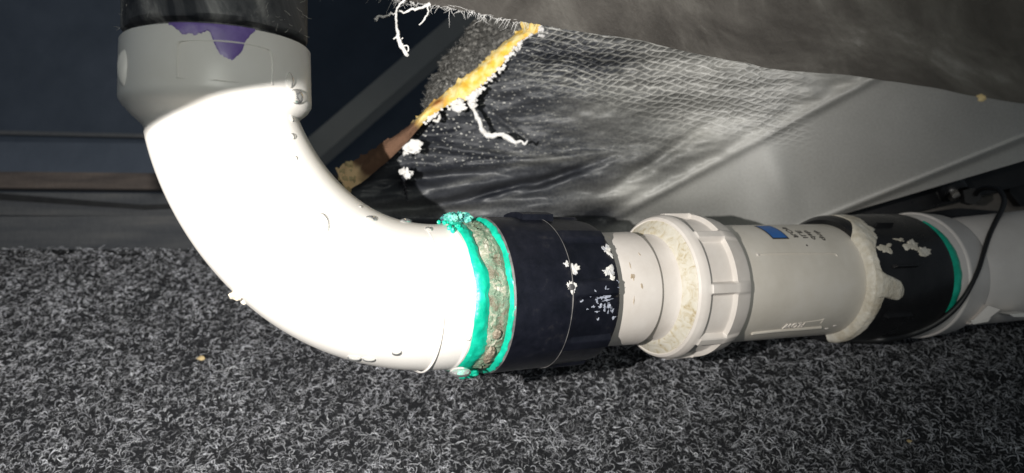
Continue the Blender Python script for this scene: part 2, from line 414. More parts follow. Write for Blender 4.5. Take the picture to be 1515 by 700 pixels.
link('base_plank', V, f, 'plank', at_=at(100, 370, .70), label='dark grey plank behind the back edge of the carpet, lowest of the boards', category='plank')

# ================================================================== belly board overhead (near, out of focus)
root = thing('belly_board', 'dirty grey board with a frayed edge hanging over the top right', 'board', at(1000, 60, .30))
edge = [at(430, -34, .425), at(560, -9, .415), at(600, 0, .41), at(680, 13, .40), at(740, 26, .392), at(830, 41, .375), at(950, 63, .35), at(1100, 92, .315), at(1300, 123, .275), at(1515, 153, .24), at(1700, 186, .215)]
E2 = smooth_path(edge, 90)
def bfun(U, Vv, P):
    nn = vnoise(P, 14, 5, 4); P = P.copy(); P[:, 2] += nn*.0022*(1-Vv*0)
    jag = (Vv < .01)*(U < .42); P[:, 2] += jag*np.abs(vnoise(P, 230, 9, 3))*-.0018
    return P
far_edge = E2 + np.array([0, -.13, .085])
V, f, U, Vv = sheet(E2, far_edge, 260, 30, bfun)
n0 = len(V); V2 = V + np.array([0, .0022, .0035]); f2 = [q[::-1] for q in f]
rim = [(i*30, (i+1)*30, n0+(i+1)*30, n0+i*30) for i in range(259)]
f = f + [tuple(k+n0 for k in q) for q in f2] + rim
link('panel', np.vstack([V, V2]), f, 'belly', root, sharp=50)
# frayed fibres along the torn edge
parts = []
for k in range(330):
    u = random.random()**1.1*.43+.02; i = int(u*89); p = E2[i]*(1-(u*89-i))+E2[min(i+1, 89)]*(u*89-i)
    Lf = random.uniform(.002, .0065)*(1 if random.random() < .85 else 1.8)
    d = np.array([random.uniform(-.9, .7), random.uniform(-.3, .3), random.uniform(-1, .25)]); d /= np.linalg.norm(d)
    q = [p+np.array([0, .0008, .0006])]; 
    for j in range(4): d = d+np.random.default_rng(k*7+j).normal(0, .25, 3); d /= np.linalg.norm(d); q.append(q[-1]+d*Lf/4)
    parts.append(tube(q, [.00013, .00012, .0001, .00008, .00004], 4))
V, f = join(parts); link('frayed_fibre', V, f, 'fluff', root, kind='stuff')
# unseen strip added beside the torch to cast the shadow over the elbow's socket
def tw(q, k): return q*(1-k)+LAMP*k
T1 = at(213, 206, .303); T2 = at(320, 146, .272); T3 = at(436, 124, .284)
E_a, E_b, E_c = tw(T1, .62), tw(T2, .62), tw(T3, .62)
E_0 = E_a+(E_a-E_b)*1.6
E_d = E_c+(E_c-E_b)*.42
up = np.array([0, -.012, .055])
V, f, U, Vv = sheet([E_0, E_a, E_b, E_c, E_d], [q+up for q in (E_0, E_a, E_b, E_c, E_d)], 30, 8)
n0 = len(V); f = f + [tuple(k+n0 for k in q[::-1]) for q in f] + [(i*8, (i+1)*8, n0+(i+1)*8, n0+i*8) for i in range(29)]
link('shade_strip', np.vstack([V, V+np.array([0, -.0015, .0005])]), f, 'belly', root, sharp=50)

# a gold speck on the board edge
def lump(c, r, seed, k=.35, sc=(1, 1, 1), n=10):
    V = []; 
    for i in range(n+1):
        for j in range(2*n):
            a_, b_ = math.pi*i/n, math.pi*j/n
            V.append((math.sin(a_)*math.cos(b_), math.sin(a_)*math.sin(b_), math.cos(a_)))
    V = np.array(V); nz = vnoise(V, 1.3, seed, 4); V = V*(1+k*nz)[:, None]*np.array(sc)*r
    return V+np.asarray(c), gridfaces(n+1, 2*n, True)
V, f = lump(at(1452, 145, .246), .0009, 3, .5, (1.6, .6, 1.2))
link('wood_chip', V, f, 'crumb', at_=at(1452, 145, .246), label='tiny orange chip stuck on the board edge at the far right', category='chip')

# ================================================================== woven wrap sheet
nU, nV = 330, 130
pxs = np.linspace(470, 1640, nU)
def topy(px): return -55+(px-600)*.168 if px > 600 else -30
def boty(px):
    return np.interp(px, [470, 1100, 1190, 1515, 1640], [372, 372, 334, 238, 200])
def lefty(v): return 0
PX = np.zeros((nU, nV)); PY = np.zeros((nU, nV)); Lb = [(806, 24), (800, 45), (775, 60), (738, 102), (692, 150), (655, 160), (630, 178), (600, 212), (572, 240), (540, 266), (505, 290), (470, 300), (455, 320), (440, 372)]
Lb = np.array(Lb, float)
for j in range(nV):
    v = j/(nV-1)
    y_left = 24+(372-24)*v; x_left = np.interp(y_left, Lb[:, 1], Lb[:, 0])
    u = np.linspace(0, 1, nU); x = x_left+(1640-x_left)*u
    tp = np.where(x > 600, -30+(x-600)*.155, -30); bt = np.array([boty(q) for q in x])
    y = y_left*(1-np.clip(u*3, 0, 1)) + np.clip(u*3, 0, 1)*(tp+(bt-tp)*v)
    y = np.where(u*3 < 1, y, tp+(bt-tp)*v); PX[:, j] = x; PY[:, j] = y
px, py = PX.ravel(), PY.ravel()
D = .545-.115*(340-py)/300 - .02*np.clip((px-1100)/400, 0, 1)
P_ = np.c_[px/100, py/100, np.zeros(len(px))]
def gau(cx, cy, sx, sy, ang=0):
    c_, s_ = math.cos(math.radians(ang)), math.sin(math.radians(ang))
    a_ = (px-cx)*c_+(py-cy)*s_; b_ = -(px-cx)*s_+(py-cy)*c_
    return np.exp(-(a_/sx)**2-(b_/sy)**2)
def line_d(x0, y0, x1, y1):
    dx, dy = x1-x0, y1-y0; L = math.hypot(dx, dy); return ((py-y0)*dx-(px-x0)*dy)/L, ((px-x0)*dx+(py-y0)*dy)/L/L
def sst(x, a_, b_): t_ = np.clip((x-a_)/(b_-a_), 0, 1); return t_*t_*(3-2*t_)
dcr, tcr = line_d(878, 338, 1300, 112)          # crease: >0 is the flat panel below right
rigid = sst(dcr, -25, 12)
wr = vnoise(P_*np.array([.55, 2.1, 1]) @ np.array([[.93, -.36, 0], [.36, .93, 0], [0, 0, 1]]).T, 1.1, 2, 4)
fine = vnoise(P_*np.array([1.2, 3.2, 1]), 1.8, 6, 3)
D -= .04*sst(py, 170, 300)*(1-sst(px, 600, 1100))
D += (1-rigid)*(.008*wr + .0022*fine)
D -= .0035*np.exp(-(dcr/7)**2)*sst(tcr, -.1, .1)
D += .0022*np.exp(-((dcr+14)/9)**2)*sst(tcr, -.1, .1)
db, tb = line_d(1180, 338, 1515, 203)
D += .004*sst(db, -4, 10)*rigid; D -= .0025*np.exp(-(db/4)**2)*rigid
D += rigid*.0012*vnoise(P_, .6, 8, 3)
D -= .012*gau(880, 160, 75, 38, -10)             # soft bulge
D -= .010*gau(1150, 270, 26, 60, -20)
D += .012*gau(1010, 330, 80, 26) ; D += .016*gau(890, 322, 45, 22)
for (cx, cy, sx, sy, an, am) in ((735, 282, 75, 7, -14, .014), (825, 262, 60, 6, -20, .012), (705, 300, 120, 8, -4, .010), (640, 262, 80, 12, -6, .014), (700, 225, 110, 5, 8, -.006), (760, 240, 130, 5, -6, -.007), (1000, 215, 60, 8, -32, .007), (960, 245, 60, 7, -30, .006), (745, 180, 60, 3.5, 38, .005)):
    D += am*gau(cx, cy, sx, sy, an)
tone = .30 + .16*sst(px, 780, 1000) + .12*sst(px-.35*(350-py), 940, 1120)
tone += .10*gau(880, 165, 70, 36, -12) + .34*gau(925, 288, 46, 22, -25) + .20*gau(1125, 255, 38, 80, -18) + .12*gau(1080, 250, 90, 22, -30)  # highlights painted on the bulge and ridge
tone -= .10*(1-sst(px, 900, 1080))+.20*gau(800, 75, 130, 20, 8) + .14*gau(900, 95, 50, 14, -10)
tone -= .22*gau(735, 284, 70, 8, -14) + .20*gau(825, 264, 50, 7, -20) + .16*gau(620, 262, 80, 22, -4)+.18*gau(640,200,60,20,0) + .10*gau(720, 240, 60, 18, 0)  # fold hollows darkened, their shade put into the grey level
tone += .15*gau(720, 222, 120, 4, 7) + .12*gau(760, 243, 130, 5, -6) + .15*gau(680, 270, 90, 6, -14) + .14*gau(790, 275, 60, 6, -22)  # fold crests lightened in colour as if catching light
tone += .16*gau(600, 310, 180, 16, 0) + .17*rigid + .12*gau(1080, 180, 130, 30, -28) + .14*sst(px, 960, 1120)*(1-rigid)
tone -= .17*gau(1020, 335, 95, 16) + .25*gau(895, 318, 38, 20, -20) + .05*gau(1250, 240, 150, 60)  # hollows low on the sheet darkened with painted shade
tone -= .10*np.exp(-((dcr-5)/4)**2)*sst(tcr, 0, .1)*rigid  # shade painted along the crease
tone -= .09*np.exp(-((db-6)/7)**2)*rigid  # shade painted along the lower bend
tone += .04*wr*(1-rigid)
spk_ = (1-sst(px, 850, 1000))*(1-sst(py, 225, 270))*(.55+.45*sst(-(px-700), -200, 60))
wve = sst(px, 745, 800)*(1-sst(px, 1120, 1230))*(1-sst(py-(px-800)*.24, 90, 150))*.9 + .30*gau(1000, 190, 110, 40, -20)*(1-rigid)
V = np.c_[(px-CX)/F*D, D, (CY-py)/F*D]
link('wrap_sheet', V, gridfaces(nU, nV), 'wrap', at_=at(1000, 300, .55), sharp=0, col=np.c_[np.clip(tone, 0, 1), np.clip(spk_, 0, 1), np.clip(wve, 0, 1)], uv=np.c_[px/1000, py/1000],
     label='crumpled grey woven wrap sheet stretched behind the pipes, grimy and torn at its left', category='wrap sheet')

# ================================================================== insulation edge and fuzz
IA = [(774, 24), (772, 41), (738, 69), (705, 99), (670, 126), (642, 149), (627, 164), (600, 190), (562, 214), (522, 238), (497, 250)]
IB = [(808, 34), (800, 50), (775, 60), (752, 84), (738, 102), (712, 128), (692, 148), (655, 160), (630, 178), (600, 213), (572, 240), (538, 268), (515, 282)]
def dpt(p): return .446+(p[1]-30)/250*.026
A = [at(*p, dpt(p)) for p in IA]; B = [at(*p, dpt(p)-.006) for p in IB]
def ifun(U, Vv, P):
    P = P.copy(); nz = vnoise(P, 160, 4, 4)
    P[:, 1] -= np.sin(Vv*np.pi)*.004*(1+.25*nz)+nz*.0008
    P[:, 0] += (Vv < .02)*vnoise(P, 300, 8, 3)*.0022; P[:, 2] += (Vv < .02)*vnoise(P, 300, 9, 3)*.0022
    return P
V, f, U, Vv = sheet(A, B, 200, 16, ifun)
nz = vnoise(V, 260, 11, 4); nz2 = vnoise(V, 90, 12, 3)
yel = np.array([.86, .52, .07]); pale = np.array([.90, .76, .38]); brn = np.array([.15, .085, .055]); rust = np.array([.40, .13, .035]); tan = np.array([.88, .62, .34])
c = yel[None]*(1-np.clip(.45+nz, 0, 1))[:, None] + pale[None]*np.clip(.45+nz, 0, 1)[:, None]
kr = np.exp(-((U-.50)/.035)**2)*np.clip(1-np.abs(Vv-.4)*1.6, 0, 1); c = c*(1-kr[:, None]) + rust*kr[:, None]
kb = sst(U+.03*nz2, .585, .66)[:, None]; c = c*(1-kb)+brn*kb  # brown foam with the elbow's shade painted into it
kt = sst(U+.03*nz2, .90, .95)[:, None]; c = c*(1-kt)+tan*kt  # tip kept pale in colour so it looks lit
root = thing('insulation_edge', 'torn yellow foam insulation edge, rusty brown with painted shade lower down, slanting beside the elbow', 'insulation', at(640, 180, .48))
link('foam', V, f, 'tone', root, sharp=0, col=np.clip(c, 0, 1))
# white fluffy beads along the torn skin
parts = []; Bp = resample(B, 200)
for k in range(150):
    i = random.randint(2, 118); w = 1+1.2*math.exp(-((i-85)/9)**2)+1.3*math.exp(-((i-5)/6)**2)
    parts.append(lump(Bp[i]+np.array([random.uniform(-.0008, .0016)*w, -.002, random.uniform(-.0022, .0006)*w]), random.uniform(.0004, .0010)*w, k, .8, (random.uniform(.8, 1.6), 1, 1), 6))
V, f = join(parts); link('torn_skin', V, f, 'fluff', root, kind='stuff')
parts = []
for k in range(16):
    i = random.randint(176, 199); parts.append(lump(Bp[i]*.5+resample(A, 200)[i]*.5+rng.normal(0, .003, 3)*np.array([1, .3, 1]), random.uniform(.0016, .0034), k+50, .6, n=8))
V, f = join(parts); link('crumbly_foam', V, f, 'crumb', root, kind='stuff')
# dark fuzzy mat left of the foam
A2 = [at(x, y, .485) for x, y in ((706, 26), (680, 60), (655, 92), (636, 122), (627, 150), (630, 166))]
B2 = [at(x+3, y+3, .468) for x, y in ((772, 26), (768, 42), (735, 70), (700, 100), (665, 127), (640, 150), (632, 166))]
def mfun(U, Vv, P):
    P = P.copy(); P[:, 1] += vnoise(P, 130, 14, 5)*.006; P[:, 0] += (Vv < .04)*vnoise(P, 200, 15, 3)*.004; return P
V, f, U, Vv = sheet(A2, B2, 110, 40, mfun)
nz = vnoise(V, 420, 20, 5); g_ = np.clip(.05+.40*np.clip(nz-.05, 0, 1)+.06*Vv, .015, .6)
root = thing('fuzzy_mat', 'dark charcoal fuzzy mat just left of the yellow foam edge', 'mat', at(690, 100, .48))
link('felt', V, f, 'tone', root, sharp=0, col=np.c_[g_*1.0, g_*.97, g_*.9])
parts = []
for k in range(900):
    i = random.randrange(len(V)); p = V[i]; d = rng.normal(0, 1, 3); d[1] = -abs(d[1])*.4; d /= np.linalg.norm(d); q = [p]
    for j in range(3): d = d+rng.normal(0, .35, 3); d /= np.linalg.norm(d); q.append(q[-1]+d*.0011)
    parts.append(tube(q, .00010, 3, False))
V, f = join(parts); g_ = np.repeat(rng.choice([.06, .14, .3], 900), 12); link('felt_hair', V, f, 'tone', root, sharp=0, col=np.c_[g_, g_*.98, g_*.93], kind='stuff')

# hanging yarns
def yarn(name, pts, r, label, twist=.0006, extra=None):
    P = smooth_path([at(*p) for p in pts], 46); P += np.c_[vnoise(P, 420, 31), vnoise(P, 420, 32), vnoise(P, 420, 33)]*twist
    R = np.interp(np.linspace(0, 1, 46), np.linspace(0, 1, len(r)), r)*(1+.35*vnoise(P, 900, 35))
    bits = [tube(P, R, 8)]
    for e in (extra or []): bits.append(tube(smooth_path([at(*p) for p in e[0]], 14), e[1], 6))
    V, f = join(bits)
    link(name, V, f, 'fluff', at_=at(*pts[0]), label=label, category='thread', group='frayed threads')
yarn('frayed_thread', [(600, -3, .40), (588, 14, .40), (586, 22, .40), (588, 50, .398), (592, 64, .397), (602, 82, .395)], [.0004, .0005, .0006, .0006, .0011, .0013, .0009], 'white frayed thread hanging straight down from the board edge, left of the rafter', extra=[([(590, 52, .397), (582, 58, .397)], .0004), ([(596, 68, .396), (603, 68, .396), (604, 75, .396), (599, 77, .396)], .00035), ([(594, 58, .396), (596, 56, .396)], .0003)])
yarn('frayed_thread', [(636, 6, .405), (608, 15, .405), (585, 19, .405), (572, 23, .405), (562, 24, .405), (556, 30, .405)], [.0010, .0006, .0004, .0005, .0006, .0005, .0009], 'greyish wavy thread pointing left from the board edge, crossing the hanging one', .0012)
yarn('frayed_thread', [(633, 8, .405), (633, 20, .404), (628, 29, .404), (620, 36, .404)], [.0004, .0004, .0005, .0003], 'short curved thread right of the long hanging thread')
yarn('frayed_thread', [(694, 152, .452), (702, 165, .45), (709, 178, .45), (713, 192, .45), (722, 200, .45), (732, 200, .45), (744, 200, .45), (755, 206, .45), (763, 212, .45), (770, 209, .45), (775, 213, .45), (781, 208, .45)], [.0009, .0009, .0014, .0011, .0019, .0016, .0011, .0019, .0013, .0010, .0006, .0009, .0003], 'long crinkled white thread trailing from the foam edge over the black wrap', .0007)
yarn('frayed_thread', [(648, 166, .458), (650, 174, .457), (647, 179, .456), (641, 178, .456)], [.0011, .0010, .0009, .0007], 'tiny white hook of thread at the lower end of the yellow foam')

# screw with foam bits
root = thing('hanging_screw', 'dark screw poking down below a foam lump beside the elbow', 'screw', at(600, 262, .462))
pa, pb = at(594, 252, .462), at(603, 297, .456)
n_ = 40; P = np.array([pa+(pb-pa)*k/(n_-1) for k in range(n_)]); Rr = np.linspace(.0014, .0004, n_)
link('shank', *tube(P, Rr*.75, 10), 'darksteel', root)
dv = (pb-pa)/np.linalg.norm(pb-pa); u_ = np.cross(dv, (0, 1, 0)); u_ /= np.linalg.norm(u_); w_ = np.cross(dv, u_)
tt = np.linspace(0, 1, 200); H_ = pa+(pb-pa)*tt[:, None]*.96 + (np.interp(tt, [0, 1], [.0017, .0005]))[:, None]*(np.cos(tt*2*np.pi*8)[:, None]*u_+np.sin(tt*2*np.pi*8)[:, None]*w_)
link('screw_thread', *tube(H_, .00035, 5), 'darksteel', root)
V, f = join([lump(at(603, 257, .459), .0028, 71, .7, n=8), lump(at(596, 254, .459), .0020, 72, .7, n=8)])
link('foam_lump', V, f, 'fluff', at_=at(600, 262, .459), label='small pale foam lump impaled at the top of the screw', category='foam lump', group='pale foam lumps')
V, f = join([lump(at(612, 218, .455), .0038, 73, .6, (1.4, .7, 1), 10), lump(at(600, 226, .455), .0016, 74, .8, n=7)])
link('foam_lump', V, f, 'fluff', at_=at(610, 224, .455), label='larger pale foam lump above the screw, by the brown foam edge', category='foam lump', group='pale foam lumps')

# ================================================================== black channel, plate, clamp and bolt at the right
V, f = slab([at(1130, 346, .60), at(1190, 330, .60), at(1560, 216, .56), at(1560, 262, .56), at(1340, 318, .58), at(1230, 352, .60)], .02)
link('channel_rail', V, f, 'black_gloss', at_=at(1400, 300, .58), label='black steel channel running under the lower edge of the grey wrap', category='rail')
V, f = slab([at(1180, 352, .615), at(1330, 290, .60), at(1640, 205, .59), at(1640, 420, .59), at(1180, 420, .615)], .01)
link('back_plate', V, f, 'plate', at_=at(1450, 330, .60), label='dull grey brown plate seen inside the gap around the clamp bolt', category='plate')
V, f = slab([at(1200, 338, .57), at(1420, 308, .565), at(1475, 312, .56), at(1475, 345, .56), at(1200, 352, .57)], .008)
link('lower_lip', V, f, 'black_gloss', at_=at(1350, 330, .57), label='narrow black metal lip just above the pipes at the right', category='lip')
V, f = slab([at(1492, 250, .575), at(1640, 228, .575), at(1640, 300, .575), at(1510, 305, .575), at(1494, 285, .575)], .008)
link('corner_bracket', V, f, 'rubber', at_=at(1510, 280, .575), label='black bracket corner at the right edge of the photo beside the cable loop', category='bracket')
root = thing('clamp', 'black cable clamp with a shiny hex bolt above the far pipe', 'clamp', at(1412, 292, .545))
bf = Frame(at(1410, 283, .55), Wd((0, 0, 0))+np.array([.25, -.45, -.85]), (0, -1, .2))
link('clamp_cup', *lathe(bf, [(-.004, .004), (-.004, .0098), (.001, .0102), (.0028, .0095), (.0030, .0062), (.0010, .0055)], 40), 'black_gloss', root)
hx = Frame(bf.O, bf.A, bf.e1); V, f = lathe(hx, [(.001, .0002), (.001, .0046), (.0058, .0046), (.0064, .0040), (.0064, .0002)], 6); link('hex_bolt', V, f, 'steel', root, sharp=20)
V, f = slab([at(1425, 282, .54), at(1441, 278, .538), at(1450, 286, .537), at(1452, 295, .537), at(1440, 303, .538), at(1428, 300, .54)], .006)
link('clamp_tab', V, f, 'rubber', root)

# ================================================================== THE PIPE RUN
# --- elbow
root = thing('pipe_elbow', 'big glossy white sweep elbow at the left, blown out bright in the torchlight', 'pipe elbow', leg.p(np.array([-.03]), np.array([0.]), np.array([0.]))[0])
xv, zt, h1, h2, send, r1, r2 = -.11407, .05366, .01701, .06957, -.03557, .02752, .03208
Vt = leg.O+np.array([0, 0, zt]); Hh = P0+ax*send; b1 = Vt+np.array([0, 0, -1])*h1; c1 = Hh-ax*h2
u = np.linspace(0, 1, 90)[:, None]
Cc = (1-u)**3*Vt+3*u*(1-u)**2*b1+3*u*u*(1-u)*c1+u**3*Hh
Rr = r1+(r2-r1)*u[:, 0]
# socket shoulder profile going down into the sweep, as radius over height
s0 = smid(706, .032)
tail = np.array([P0+ax*s for s in np.linspace(send, s0, 10)[1:]]); Rt = np.interp(np.linspace(0, 1, 9), [0, .35, 1], [.03208, .0325, .0322])
Cc = np.vstack([Cc, tail]); Rr = np.r_[Rr, Rt]
zz = Cc[:, 2]; Rr = np.where((zz > .046) & (np.arange(len(zz)) < 40), r1+(.0340-r1)*sst(zz, .0460, .0530), Rr)
Tn = np.gradient(Cc, axis=0); Tn /= np.linalg.norm(Tn, axis=1)[:, None]
n2_ = np.cross(Tn[0], (0, -1, 0)); K = 128; V = []; e = np.array([0, -1.0, 0])
for i in range(len(Cc)):
    e = e-e@Tn[i]*Tn[i]; e /= np.linalg.norm(e); g = np.cross(Tn[i], e); a_ = np.linspace(0, 2*np.pi, K, endpoint=False)
    V.append(Cc[i]+Rr[i]*(np.cos(a_)[:, None]*e+np.sin(a_)[:, None]*g))
Ve = np.concatenate(V); fe = gridfaces(len(Cc), K, True)
link('sweep_body', Ve, fe, 'pvc', root, sharp=0)
# socket cup
ZR = .0735
prof = [(ZR-.012, .0300), (ZR-.0005, .0300), (ZR, .0308), (ZR, .0341), (ZR-.0008, .0347), (.058, .0350), (.0525, .03515), (.0512, .0350), (.0492, .0338), (.0474, .0317), (.0460, .0298), (.0445, .0284), (.0425, .0270), (.039, .0255)]
Vs, fs = lathe(leg, prof, 128); link('socket', Vs, fs, 'pvc', root, sharp=40)
elbow_bvh = BVHTree.FromPolygons([Vector(p) for p in np.vstack([Ve, Vs])], fe+[tuple(i+len(Ve) for i in q) for q in fs])
def hit(px, py, bvh):
    d = Vector(at(px, py, 1)).normalized(); h = bvh.ray_cast(Vector((0, 0, 0)), d); return (np.array(h[0]), np.array(h[1])) if h[0] else (None, None)
def cyl_path(fr, pts, R, bvh=None):
    return [fr.p(np.array([s]), np.array([t]), np.array([R]))[0] for s, t in pts]
def leg_th(px, py=80):   # angle on the socket that shows at a pixel column
    best = min(np.linspace(-1.5, 1.5, 601), key=lambda t: abs((lambda p: CX+F*p[0]/p[1])(leg.p(np.array([.06]), np.array([t]), np.array([.0376]))[0])-px)); return best
ta, tb_ = leg_th(257), leg_th(409)
rr_ = [(.0655, ta), (.0560, ta), (.0545, ta+.05), (.0540, (ta+tb_)/2), (.0545, tb_-.05), (.0560, tb_), (.0650, tb_), (.0675, tb_-.08), (.0678, (ta+tb_)/2), (.0672, ta+.06), (.0655, ta)]
P = smooth_path([leg.p(np.array([s]), np.array([t]), np.array([.03508]))[0] for s, t in rr_], 120)
link('label_frame', *tube(P, .00032, 6), 'pvc', root, label='raised rounded rectangle moulded on the socket')
# moulded lug on the socket's left side
V, f = lump(leg.p(np.array([.0600]), np.array([leg_th(180)-.12]), np.array([.0345]))[0], .0026, 5, .08, (1, 1, 2.6), 12)
link('moulded_lug', V, f, 'pvc', root)
# circular mould line near the run end
sm = smid(657, .0322)
link('mould_line', *lathe(run, [(sm-.0006, .0319), (sm-.0002, .0325), (sm+.0002, .0325), (sm+.0006, .0319)], 128), 'pvc', root)
# purple primer stain under the rim
t0, t1 = leg_th(243), leg_th(382)
def pr(t):
    x = (t-t0)/(t1-t0); d = .0012+.0016*math.sin(x*9)+.0011*noise.fractal(Vector((x*14, 1, 3)), .8, 2, 4)+.0098*math.exp(-abs((x-.66)/.15)**3)+.0030*math.exp(-((x-.85)/.12)**2)+.0022*math.exp(-((x-.42)/.25)**2)
    return ZR-.0002-max(.0006, d*min(1, x*6+.1, (1-x)*6+.15))
V, f = patch(leg, t0, t1, lambda t: ZR+.0001, pr, .0350, .00022, 90, 12, 0); link('primer_stain', V, f, 'purple', root)
# cream drip
V, f = lump(hit(352, 436, elbow_bvh)[0] if hit(352, 436, elbow_bvh)[0] is not None else at(354, 440, .31), .0024, 8, .5, (1.1, 1, .8), 10)
V, f = join([(V, f), lump(at(361, 446, .305), .0011, 9, .6, n=7)]); link('cement_drip', V, f, 'cement', root)

# --- dusty black pipe rising out of the socket
root = thing('riser_pipe', 'dusty black pipe going up out of the white socket at the top left', 'pipe', leg.O+np.array([0, 0, ZR-.01]))
link('pipe_wall', *lathe(leg, [(ZR-.011, .0280), (ZR-.011, .0296), (ZR+.002, .0296), (ZR+.003, .0330), (ZR+.0040, .0338), (ZR+.13, .0338), (ZR+.13, .032)], 96, dr=lambda i, th: .0003*np.sin(th*7+i)), 'dustpipe', root)
parts = []
for k in range(70):
    t = random.choice([random.uniform(.7, 1.6), random.uniform(-1.6, -.6), random.uniform(-1.5, 1.5)]); z = ZR+.004+random.random()**2*.02
    p = leg.p(np.array([z]), np.array([t]), np.array([.0338]))[0]; d = rng.normal(0, 1, 3); d /= np.linalg.norm(d); q = [p]
    for j in range(4): d = d+rng.normal(0, .3, 3); d /= np.linalg.norm(d); q.append(q[-1]+d*.0007)
    parts.append(tube(q, .00007, 4, False))
V, f = join(parts); link('dust_fluff', V, f, 'rafter', root, kind='stuff')

# --- green cement, crust and first black coupling
sL = smid(763, .0352); sSeam = smid(848, .0352); sR = smid(921, .0350)
root = thing('green_cement_ring', 'bright green cement ring with crusty lumps between the elbow and the nearer black coupling', 'cement ring', run.p(np.array([sL-.004]), np.array([0.]), np.array([0.]))[0])
sg0 = s0-.0022; th_ = None
def dgreen(i, th): 
    return [0, 1, 1, 1, 1, 0][min(i, 5)]*.0006*np.array([noise.fractal(Vector((math.cos(t)*3, math.sin(t)*3, i*.7)), 1, 2, 3) for t in th])
def wob(th, k, amp): return amp*np.array([noise.fractal(Vector((math.cos(t)*2.2+k, math.sin(t)*2.2, k)), 1, 2, 4) for t in th])
th = np.linspace(0, 2*np.pi, 220, endpoint=False)
def ringgrid(ss, rr, w0, w1, amp, nscale, seed, m=10):
    V = []
    for j in range(m):
        v = j/(m-1); s_ = (ss[0]+w0)*(1-v)+(ss[1]+w1)*v; r_ = np.interp(v, np.linspace(0, 1, len(rr)), rr)
        p = run.p(s_, th, np.full(len(th), r_)); nz = vnoise(p, nscale, seed, 4)
        V.append(run.p(s_+.0004*nz, th, r_+amp*nz*math.sin(math.pi*min(1, max(0, v)))))
    return np.concatenate(V), gridfaces(m, len(th), True)
wide = .0015*np.clip(-np.sin(th), 0, 1)
V, f = ringgrid((s0-.0018, s0+.0052), (.0316, .0331, .0334, .0325), wob(th, 1, .0013)-wide, wob(th*1.0, 2, .0026)+wide*1.3, .0005, 260, 1)
link('green_band', V, f, 'green', root)
V, f = ringgrid((s0+.0035, sL-.0012), (.0305, .0326, .0333, .0332, .0336, .0325), 0*th, 0*th, .0010, 800, 2, 18)
link('crust', V, f, 'crust', root)
V, f = ringgrid((sL-.0021, sL+.0006), (.0325, .0350, .0353, .0340), wob(th, 3, .0018), wob(th, 4, .0002), .0005, 420, 3, 8)
link('green_bead', V, f, 'green', root)
M['teal'] = mat('teal_crumbs', [(.35, (.02, .05, .08)), (.48, (.04, .34, .28)), (.65, (.25, .62, .50))], 320, .45, .1, .8, 900, .0008)
parts = [lump(run.p(np.array([s0+.004+random.uniform(-.0045, .005)]), np.array([math.pi/2+random.uniform(-.16, .10)]), np.array([.0350+random.uniform(-.0015, .0014)]))[0], random.uniform(.0007, .0015), k, .9, (1.2, .8, 1), n=9) for k in range(44)]
V, f = join(parts); link('teal_crumbs', V, f, 'teal', root)
parts = [lump(run.p(np.array([s0+.0045+x]), np.array([-math.pi/2+.25+y]), np.array([.0345]))[0], r_, 200+k, .5, n=9) for k, (x, y, r_) in enumerate(((-.001, 0, .0021), (.001, -.05, .0024), (.0025, 0, .0021), (.004, .05, .0017), (-.0025, .04, .0014)))]
V, f = join(parts); link('green_drip', V, f, 'green', root)
parts = [lump(run.p(np.array([s0-.001+random.uniform(-.003, .003)]), np.array([math.pi/2-.25+random.uniform(-.25, .3)]), np.array([.0330]))[0], random.uniform(.0006, .0012), 300+k, .5, n=7) for k in range(14)]
V, f = join(parts); link('green_lumps', V, f, 'green', root)
# two brown gaps in the ring where old thread compound shows
def blob_patch(fr, sc, tc_, ds, dt, R, thick, seed, n=28, rough=.5, irregular=.3):
    V = [fr.p(np.array([sc]), np.array([tc_]), np.array([R+thick]))[0]]; rings = 7
    for i in range(1, rings+1):
        q = i/rings
        for j in range(n):
            a_ = 2*math.pi*j/n; k = max(.25, 1+irregular*noise.fractal(Vector((math.cos(a_)*1.05+seed*3.3, math.sin(a_)*1.05, seed*1.7)), .8, 2, 4))
            h = R+thick*max(0, (1-q**4))**.5-(.0002 if i == rings else 0)
            p = fr.p(np.array([sc+ds*q*k*math.cos(a_)]), np.array([tc_+dt*q*k*math.sin(a_)]), np.array([h]))[0]
            V.append(p)
    V = np.array(V); nz = vnoise(V, 600, seed, 3); V += (nz*thick*rough)[:, None]*fr.e1
    f = [(0, 1+j, 1+(j+1) % n) for j in range(n)]+[(1+(i-1)*n+j, 1+i*n+j, 1+i*n+(j+1) % n, 1+(i-1)*n+(j+1) % n) for i in range(1, rings) for j in range(n)]
    return V, f
M['oldthread'] = mat('old_thread_compound', [(.3, (.13, .10, .07)), (.55, (.28, .23, .17)), (.8, (.45, .40, .32))], 300, .5, .1, 1, 900, .001)
V, f = join([blob_patch(run, (s0+sL)/2+.0012, -.42, .0020, .075, .0342, .0012, 2), blob_patch(run, (s0+sL)/2+.0008, -.78, .0022, .17, .0340, .0012, 4)])
link('old_compound', V, f, 'oldthread', root)

